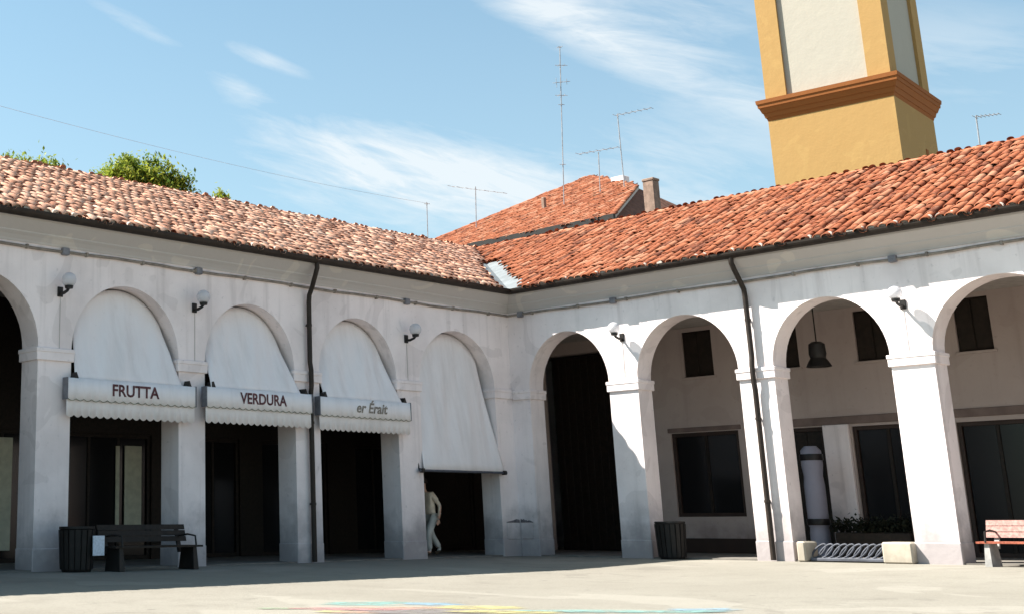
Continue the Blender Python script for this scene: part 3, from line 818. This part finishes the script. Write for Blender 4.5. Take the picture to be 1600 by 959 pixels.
bench((-12.0, -.72, 0), 2.0, 'dark slatted bench in the shade under the FRUTTA awning', (1, 0, 0), (0, -1, 0), 'timber_dark', 'timber_dark', 'iron', 'slatted benches')

# ------------------------------------------------------------------ person in the left arcade (skin modifier, one body)
def person(loc, face):
    r = thing('person', 'person in cream top and pale trousers striding past behind the pier, low awning above', 'person', loc)
    f = Vector(face); sd = Vector((-f.y, f.x, 0)); o = Vector(loc)
    P = lambda a, b, z: tuple(o + f*a + sd*b + Vector((0, 0, z)))
    def skin(name, verts, edges, radii, m, rootv=0, sub=2):
        me = bpy.data.meshes.new(name); me.from_pydata(verts, edges, [])
        ob = link(name, me, m, r)
        md = ob.modifiers.new('skin', 'SKIN')
        for i, q in enumerate(radii):
            me.skin_vertices[0].data[i].radius = q if hasattr(q, '__len__') else (q, q)
        me.skin_vertices[0].data[rootv].use_root = True
        sb = ob.modifiers.new('sub', 'SUBSURF'); sb.levels = sub; sb.render_levels = sub
        bpy.context.view_layer.update()
        ev = bpy.data.meshes.new_from_object(ob.evaluated_get(bpy.context.evaluated_depsgraph_get()))
        ob.modifiers.clear(); ob.data = ev; ev.shade_smooth(); ev.materials.clear(); ev.materials.append(MAT[m])
        return ob
    # body: pelvis root; leaning forward a little, striding
    v = [P(0, 0, .93), P(.05, 0, 1.12), P(.12, 0, 1.34), P(.17, 0, 1.47), P(.21, 0, 1.56), P(.24, 0, 1.66), P(.27, 0, 1.74),
         P(0, .10, .88), P(.24, .11, .50), P(.20, .11, .09), P(.34, .12, .05),
         P(0, -.10, .88), P(-.12, -.11, .49), P(-.42, -.11, .15), P(-.30, -.12, .05),
         P(.13, .19, 1.42), P(-.06, .26, 1.16), P(.0, .28, .93), P(.03, .28, .85),
         P(.13, -.19, 1.42), P(-.02, -.26, 1.17), P(-.13, -.26, .96), P(-.20, -.26, .92)]
    e = [(0,1),(1,2),(2,3),(3,4),(4,5),(5,6),(0,7),(7,8),(8,9),(9,10),(0,11),(11,12),(12,13),(13,14),(2,15),(15,16),(16,17),(17,18),(2,19),(19,20),(20,21),(21,22)]
    rr = [(.16,.12),(.15,.11),(.17,.12),(.06,.06),(.055,.06),(.085,.10),(.06,.07),.10,.065,.045,.035,.10,.065,.045,.035,.07,.048,.036,.03,.07,.048,.036,.03]
    bo = skin('body', v, e, rr, 'skin')
    for mm in ('cloth_cream', 'cloth_grey'): bo.data.materials.append(MAT[mm])
    for pl in bo.data.polygons:        # shirt and trousers cover the body
        c_ = pl.center; side = abs((Vector(c_)-o).dot(sd))
        if .95 < c_.z < 1.50 and side < .30: pl.material_index = 1
        elif .14 < c_.z <= .95 and side < .20: pl.material_index = 2
    # clothing as slightly larger skins
    skin('shirt', [v[0], v[1], v[2], tuple(Vector(v[3])-Vector((0,0,.02))), v[15], tuple(Vector(v[15]).lerp(Vector(v[16]), .7)), v[19], tuple(Vector(v[19]).lerp(Vector(v[20]), .7))],
         [(0,1),(1,2),(2,3),(2,4),(4,5),(2,6),(6,7)], [(.18,.14),(.175,.135),(.19,.14),(.075,.075),.088,.07,.088,.07], 'cloth_cream')
    skin('trousers', [v[0], v[7], v[8], tuple(Vector(v[8]).lerp(Vector(v[9]), .92)), v[11], v[12], tuple(Vector(v[12]).lerp(Vector(v[13]), .92))],
         [(0,1),(1,2),(2,3),(0,4),(4,5),(5,6)], [(.17,.14),.118,.088,.075,.118,.088,.075], 'cloth_grey')
    # shoes
    for a, b in ((9, 10), (13, 14)):
        skin('shoe', [tuple(Vector(v[a])+Vector((0, 0, -.03))), v[b], tuple(Vector(v[b])+f*.06)], [(0,1),(1,2)], [.052, .048, .035], 'bark', 0, 1)
    # hands: palm with five fingers
    for a, b, s_ in ((17, 18, 1), (21, 22, -1)):
        w0 = Vector(v[b]); d = (Vector(v[b])-Vector(v[a])).normalized(); c = d.cross(sd).normalized()
        vs = [w0, w0+d*.07]; es = [(0, 1)]; rd = [(.034, .018), (.036, .016)]
        for kf, (off, ln) in enumerate(((-.030, .068), (-.010, .078), (.010, .072), (.030, .056))):
            n0 = len(vs); q0 = w0+d*.08+c*off; vs += [q0, q0+d*ln*.55+sd*.008, q0+d*ln-sd*.012]; es += [(1, n0), (n0, n0+1), (n0+1, n0+2)]; rd += [.010, .009, .007]
        n0 = len(vs); q0 = w0+d*.03-c*.035; vs += [q0, q0+d*.03-c*.03, q0+d*.065-c*.04]; es += [(0, n0), (n0, n0+1), (n0+1, n0+2)]; rd += [.013, .011, .009]
        skin('hand', [tuple(q) for q in vs], es, rd, 'skin', 0, 1)
    # hair cap, nose and ears on the head
    hc = Vector(v[5]) + Vector((0, 0, .05))
    m = MB(); prof = [(.115*math.sin(t), .125*math.cos(t)) for t in [rad(100*i/8) for i in range(9)]][::-1]
    m.lathe([(max(a, .002), b) for a, b in prof], tuple(hc - f*.025), 18).build('hair', 'hair', r, True)
    return r
person((-2.08, 1.05, .03), (-1, 0, 0))

# ------------------------------------------------------------------ bell tower
PH = rad(6.0); A0 = Vector((30.64, 2.13, 0)); SD = 5.45
tu = Vector((-math.sin(PH), math.cos(PH), 0)); tv = Vector((math.cos(PH), math.sin(PH), 0))
ctr = A0 + tu*SD/2 + tv*SD/2
tw = thing('bell_tower', 'square ochre bell tower with white panels and a brick-red string course', 'bell tower', tuple(ctr))
def tbox(h, z0, z1, hv=None): 
    return [tuple(ctr + tu*a*h + tv*b*h + Vector((0, 0, z))) for z in (z0, z1) for a, b in ((-1, -1), (1, -1), (1, 1), (-1, 1))]
BF = [(0, 3, 2, 1), (4, 5, 6, 7), (0, 1, 5, 4), (1, 2, 6, 5), (2, 3, 7, 6), (3, 0, 4, 7)]
MB().add(tbox(SD/2, -.1, 18.9), BF).build('tower_base', 'ochre', tw)
for (h0, h1, z0, z1) in ((0, .05, 18.62, 18.78), (.08, .14, 18.78, 19.0), (.17, .26, 19.0, 19.24), (.29, .31, 19.24, 19.42), (.34, .36, 19.42, 19.60)):
    lo = tbox(SD/2+h0+.003, z0, z0)[:4]; hi = tbox(SD/2+h1, z1, z1)[:4]
    MB().add(lo + hi, BF).build('string_course', 'ochre_dark', tw)
MB().add(tbox(SD/2-.14, 19.5, 34.), BF).build('panel_wall', 'tower_white', tw)
lw = .95
for a, b in ((-1, -1), (1, -1), (1, 1), (-1, 1)):
    c1 = ctr + tu*a*(SD/2-.0-lw/2) + tv*b*(SD/2-lw/2)
    vs = [tuple(c1 + tu*p*lw/2 + tv*q*lw/2 + Vector((0, 0, z))) for z in (19.5, 33.9) for p, q in ((-1, -1), (1, -1), (1, 1), (-1, 1))]
    MB().add(vs, BF).build('corner_pilaster', 'ochre', tw)
# slit window on the shaded side
sw = ctr - tu*(SD/2+.004) + tv*(1.0)
MB().add([tuple(sw + tv*a - tu*b + Vector((0, 0, z))) for z in (15.6, 16.9) for a, b in ((-.16, -.05), (.16, -.05), (.16, .02), (-.16, .02))], BF).build('slit_window', 'ochre_dark', tw)
# belfry top (above the frame)
MB().add(tbox(SD/2+.35, 33.9, 34.7), BF).build('crown_cornice', 'ochre_dark', tw)
MB().add([*tbox(SD/2+.2, 34.7, 34.7)[:4], tuple(ctr+Vector((0, 0, 39)))], [(0, 1, 2, 3), (0, 1, 4), (1, 2, 4), (2, 3, 4), (3, 0, 4)]).build('tower_roof', 'tile_red', tw)

# ------------------------------------------------------------------ house behind the corner
hs = thing('house', 'house with orange tiled hip roof showing behind the courtyard corner', 'house', (18, 9, 0))
Bn = (11., 3.87, 10.70); Fc = (11., 14.8, 10.70); Pk = (21.4, 11.5, 15.35); Qn = (16.1, 6.0, 12.97)
hp = .45
far1 = (24., 14.8, 10.82); far2 = (24., 3.87, 10.82)
MB().add([(11.35, 4.2, 0), (23.7, 4.2, 0), (23.7, 14.5, 0), (11.35, 14.5, 0), (11.35, 4.2, 10.9), (23.7, 4.2, 10.9), (23.7, 14.5, 10.9), (11.35, 14.5, 10.9)], BF).build('wall', 'plaster_grey', hs)
hr = MB().add([Bn, Fc, Pk, Qn, far1, far2], [(0, 1, 2, 3), (1, 4, 2), (4, 5, 2), (5, 3, 2), (5, 0, 3), (0, 5, 4, 1)]).build('roof', 'roof_deck', hs)
fr = slope_frame((0, -1, 0), (1, 0, hp)); cc = 1/math.hypot(1, hp)
def in_poly(px, py, poly):
    ins = False
    for i in range(len(poly)):
        (x1, y1), (x2, y2) = poly[i], poly[i-1]
        if (y1 > py) != (y2 > py) and px < (x2-x1)*(py-y1)/(y2-y1)+x1: ins = not ins
    return ins
poly = [Bn[:2], Fc[:2], Pk[:2], Qn[:2]]
lay_tiles(fr, (11., 0, 10.71), (int(-15/.215), int(-3.5/.215)), 34, lambda u, v: in_poly(11+v*cc, -u, poly), 'tile_red', hr, 0)
# wall-like verge under the near hip, and eave board
MB().add([Bn, Qn, (16.1, 6.0, 11.), (11., 3.87, 10.7), (11.06, 3.80, 10.80), (16.16, 5.93, 13.08), (16.16, 5.93, 11.), (11.06, 3.80, 10.7)], [(0, 1, 2, 3), (7, 6, 5, 4), (0, 4, 5, 1), (1, 5, 6, 2), (2, 6, 7, 3), (3, 7, 4, 0)]).build('gable_wall', 'plaster_grey', hs)
MB().box((10.93, 3.75, 10.60), (11.06, 14.9, 10.80)).build('gutter', 'iron', hs)  # coloured near-black so it carries the shadow under the eave
for (a, b, n) in ((Fc, Pk, 26), (Qn, Pk, 18), (Bn, Qn, 13)):
    for i in range(n):
        t = i/n; p = Vector(a).lerp(Vector(b), t); d = Vector(b)-Vector(a)
        o = bpy.data.objects.new('ridge_tile', rv[i % 6]); COL.objects.link(o); o.parent = hr
        x_ = d.normalized(); z_ = Vector((0, 0, 1)); s1 = x_.cross(z_).normalized(); n1_ = s1.cross(x_)
        mm = Matrix((s1, x_, n1_)).transposed().to_4x4(); mm.translation = p + Vector((0, 0, .05)); o.matrix_basis = mm
# ridge end with whitewashed parapet and dark coping near the peak
MB().cbox((18.0, 7.7, 13.75), (18.4, 8.3, 14.12), .02).build('parapet', 'plaster', hs)
# vent stub on the roof
MB().cbox((15.2, 9.55, 12.4), (15.36, 9.7, 13.15), .02).build('vent_stack', 'brickwork', hs)
ch = thing('chimney', 'square pale brick chimney rising beside the hip-roofed house', 'chimney', (12.18, 3.0, 0.))
MB().cbox((12., 2.80, 0.), (12.36, 3.21, 11.95), .02).build('stack', 'brickwork', ch)
MB().cbox((11.98, 2.78, 11.95), (12.38, 3.23, 12.05), .02).build('cap', 'brickwork', ch)
# low building that carries the chimney
# ------------------------------------------------------------------ antennas
def antenna(label, base, top, booms, r0=.02):
    root = thing('antenna', label, 'antenna', base, 'television aerials above the roofs')
    MB().tube([base, top], r0, 6).build('mast', 'antenna', root)
    for (p0, p1, els) in booms:
        o = MB().tube([p0, p1], .012, 5).build('boom', 'antenna', root)
        d = Vector(p1)-Vector(p0); sdv = d.cross(Vector((0, 0, 1))).normalized()
        for t, ln, vert in els:
            c = Vector(p0).lerp(Vector(p1), t); ax = Vector((0, 0, 1)) if vert else sdv
            MB().tube([tuple(c-ax*ln), tuple(c+ax*ln)], .009, 5).build('element', 'antenna', root)
    return root
E5 = [(i/6, .22-.015*i, False) for i in range(7)]
antenna('tall thin mast with stacked small aerials on the hip roof', (15., 8.5, 12.6), (15., 8.15, 19.0),
        [((15., 8.30, 18.98), (15., 8.02, 18.96), [(.5, .12, False)]), ((14.8, 8.3, 18.2), (15.2, 8.0, 18.2), [(.3, .16, False), (.7, .16, False)]),
         ((14.8, 8.45, 17.5), (15.3, 8.0, 17.56), [(.2, .2, True), (.5, .15, False), (.8, .12, True)]), ((14.8, 8.4, 16.98), (15.2, 8.1, 16.98), [(.3, .16, False), (.7, .16, False)]), ((14.9, 8.35, 16.6), (15.1, 8.2, 16.6), [(.5, .1, False)]), ((14.9, 8.5, 14.2), (15.1, 8.35, 14.2), [(.5, .1, False)])])
antenna('aerial with one long boom to the right, beside the tall mast', (16., 6.44, 12.8), (16., 6.47, 15.98), [((16., 6.55, 15.93), (16., 5.0, 15.85), E5)])
antenna('short aerial with level boom over the hip ridge', (16., 7.52, 12.8), (16., 7.45, 14.65), [((16., 8.35, 14.78), (16., 6.55, 14.66), E5)])
antenna('aerial with drooping boom behind the left slope of the hip roof', (14., 12.03, 11.9), (14., 11.94, 13.85), [((14., 13.2, 14.12), (14., 10.5, 13.30), E5)])
antenna('small aerial on a short pole where the wing ridge meets the hip roof', (14., 14.61, 10.6), (14., 14.54, 13.7), [((14., 14.66, 13.64), (14., 14.40, 13.62), [(.3, .12, False), (.7, .12, False)])])
antenna('small aerial right of the bell tower', (14., -6.4, 0.), (14., -6.68, 12.3), [((14., -6.65, 12.26), (14., -7.3, 12.2), E5)], .02)
wire = []
for i in range(41):
    t = i/40; p = Vector((-15.5, 7.6, 11.55)).lerp(Vector((14., 14.54, 13.66)), t); p.z -= .9*4*t*(1-t)*.35; wire.append(tuple(p))
tag(MB().tube(wire, .0045, 5).build('overhead_wire', 'antenna'), 'thin overhead wire crossing the sky above the faded roof', 'wire')

# ------------------------------------------------------------------ trees behind the faded roof
def tree(label, x, y, top, rx, rz, nclump, seed, low=None):
    rs = random.Random(seed); zc = top - rz
    r = thing('tree', label, 'tree', (x, y, 0), 'trees behind the arcade')
    t = MB(); t.tube([(x, y, -.1), (x+.1, y, zc*.45), (x-.05, y+.1, zc*.8), (x, y, zc)], [.24, .19, .14, .08], 8)
    for i in range(9):
        a = rs.uniform(0, 6.28); z0 = zc*rs.uniform(.62, .95)
        e_ = (x + rx*.7*math.cos(a), y + rx*.7*math.sin(a), zc + rz*rs.uniform(-.2, .6))
        t.tube([(x, y, z0), ((x+e_[0])/2, (y+e_[1])/2, (z0+e_[2])/2+.2), e_], [.07, .045, .015], 6)
    t.build('trunk', 'bark', r, 60)
    m = MB()
    for c in range(nclump):
        a = rs.uniform(0, 6.28); el_ = math.asin(rs.uniform(-.35, 1)); q = rs.random()**.4
        rr = q*(1+.09*math.sin(3*a+seed)+.10*math.sin(7*a))
        cx, cy, cz = x + rx*rr*math.cos(el_)*math.cos(a), y + rx*rr*math.cos(el_)*math.sin(a), zc + rz*rr*math.sin(el_)
        tone = rs.uniform(.1, .9); cr = rs.uniform(.16, .38)
        for l in range(60):
            p = Vector((cx+rs.gauss(0, cr*.55), cy+rs.gauss(0, cr*.55), cz+rs.gauss(0, cr*.5)))
            q3 = Matrix.Rotation(rs.uniform(0, 6.3), 3, 'Z') @ Matrix.Rotation(rs.gauss(0, .8), 3, 'X')
            s = rs.uniform(.05, .10)
            m.add([tuple(p + q3 @ Vector(v)) for v in ((-s*.5, 0, 0), (0, -s, .015), (s*.5, 0, 0), (0, s, -.02))], [(0, 1, 2, 3)], min(1, max(0, tone+rs.gauss(0, .15))))
    me = bpy.data.meshes.new('crown'); me.from_pydata(m.v, [], m.f)
    at = me.attributes.new('tint', 'FLOAT', 'POINT'); at.data.foreach_set('value', m.t)
    link('crown', me, 'leaf', r)
tree('broad yellow-green tree crown showing above the faded tile roof', -1.35, 14.2, 12.6, 1.9, 1.8, 1300, 3)
tree('small tree tip at the far left above the faded roof', -6.4, 14.2, 12.05, 1.3, 1.3, 200, 5)
tree('pointed little tree tip left of the broad crown', -4.9, 14.0, 12.25, .6, 1.3, 110, 8)
tree('little tree tip right of the broad crown', 2.45, 14.2, 12.12, .4, 1.1, 80, 11)

# ------------------------------------------------------------------ chalk drawing on the ground
cr = thing('chalk_drawing', 'large multicoloured chalk drawing on the sunlit courtyard floor', 'drawing', (-14.2, -9.6, -.19))
def blob(c, a, b, ang, m, seed, lev):
    rs = random.Random(seed); pts = []
    for i in range(40):
        t = 2*math.pi*i/40; q = 1 + .16*math.sin(2*t+seed) + .10*math.sin(5*t+2*seed) + .06*math.sin(9*t+seed*3) + rs.uniform(-.04, .04)
        x, y = a*q*math.cos(t), b*q*math.sin(t)
        pts.append((c[0]+x*math.cos(ang)-y*math.sin(ang), c[1]+x*math.sin(ang)+y*math.cos(ang)))
    mb = MB(); h = .003 + .0007*lev
    for q in (1., .55): mb.v += [(c[0]+(x-c[0])*q, c[1]+(y-c[1])*q, zgr(x, y)+h) for x, y in pts]; mb.t += [0. if q == 1. else .7]*40
    mb.v.append((c[0], c[1], zgr(*c)+h)); mb.t.append(1.)
    for i in range(40):
        j = (i+1) % 40; mb.f += [(i, j, 40+j, 40+i), (40+i, 40+j, 80)]
    mb.build('chalk_patch', 'chalk_'+m, cr, tint=True)
for i, (c, a, b, m) in enumerate([((-14.2, -8.62), .75, .42, 'teal'), ((-13.65, -9.05), .40, .30, 'blue'), ((-15.2, -8.95), .75, .26, 'pink'), ((-14.35, -9.35), 1.0, .20, 'salmon'), ((-13.6, -9.75), .75, .28, 'yellow'),
        ((-14.45, -9.9), 1.2, .38, 'grey'), ((-15.7, -8.55), .4, .16, 'green'), ((-15.3, -9.5), .5, .2, 'salmon'), ((-12.6, -11.1), 1.5, .24, 'teal'), ((-13.6, -11.5), .9, .3, 'pink'), ((-11.6, -11.6), .6, .25, 'blue'), ((-15.6, -9.2), .3, .12, 'yellow'), ((-14.9, -9.3), .5, .2, 'pink'), ((-14.6, -11.0), 1.0, .4, 'blue'), ((-13.9, -10.4), .7, .3, 'yellow')]):
    blob(c, a, b, rad(-33), m, i+1, i)
# a paper scrap by the bench
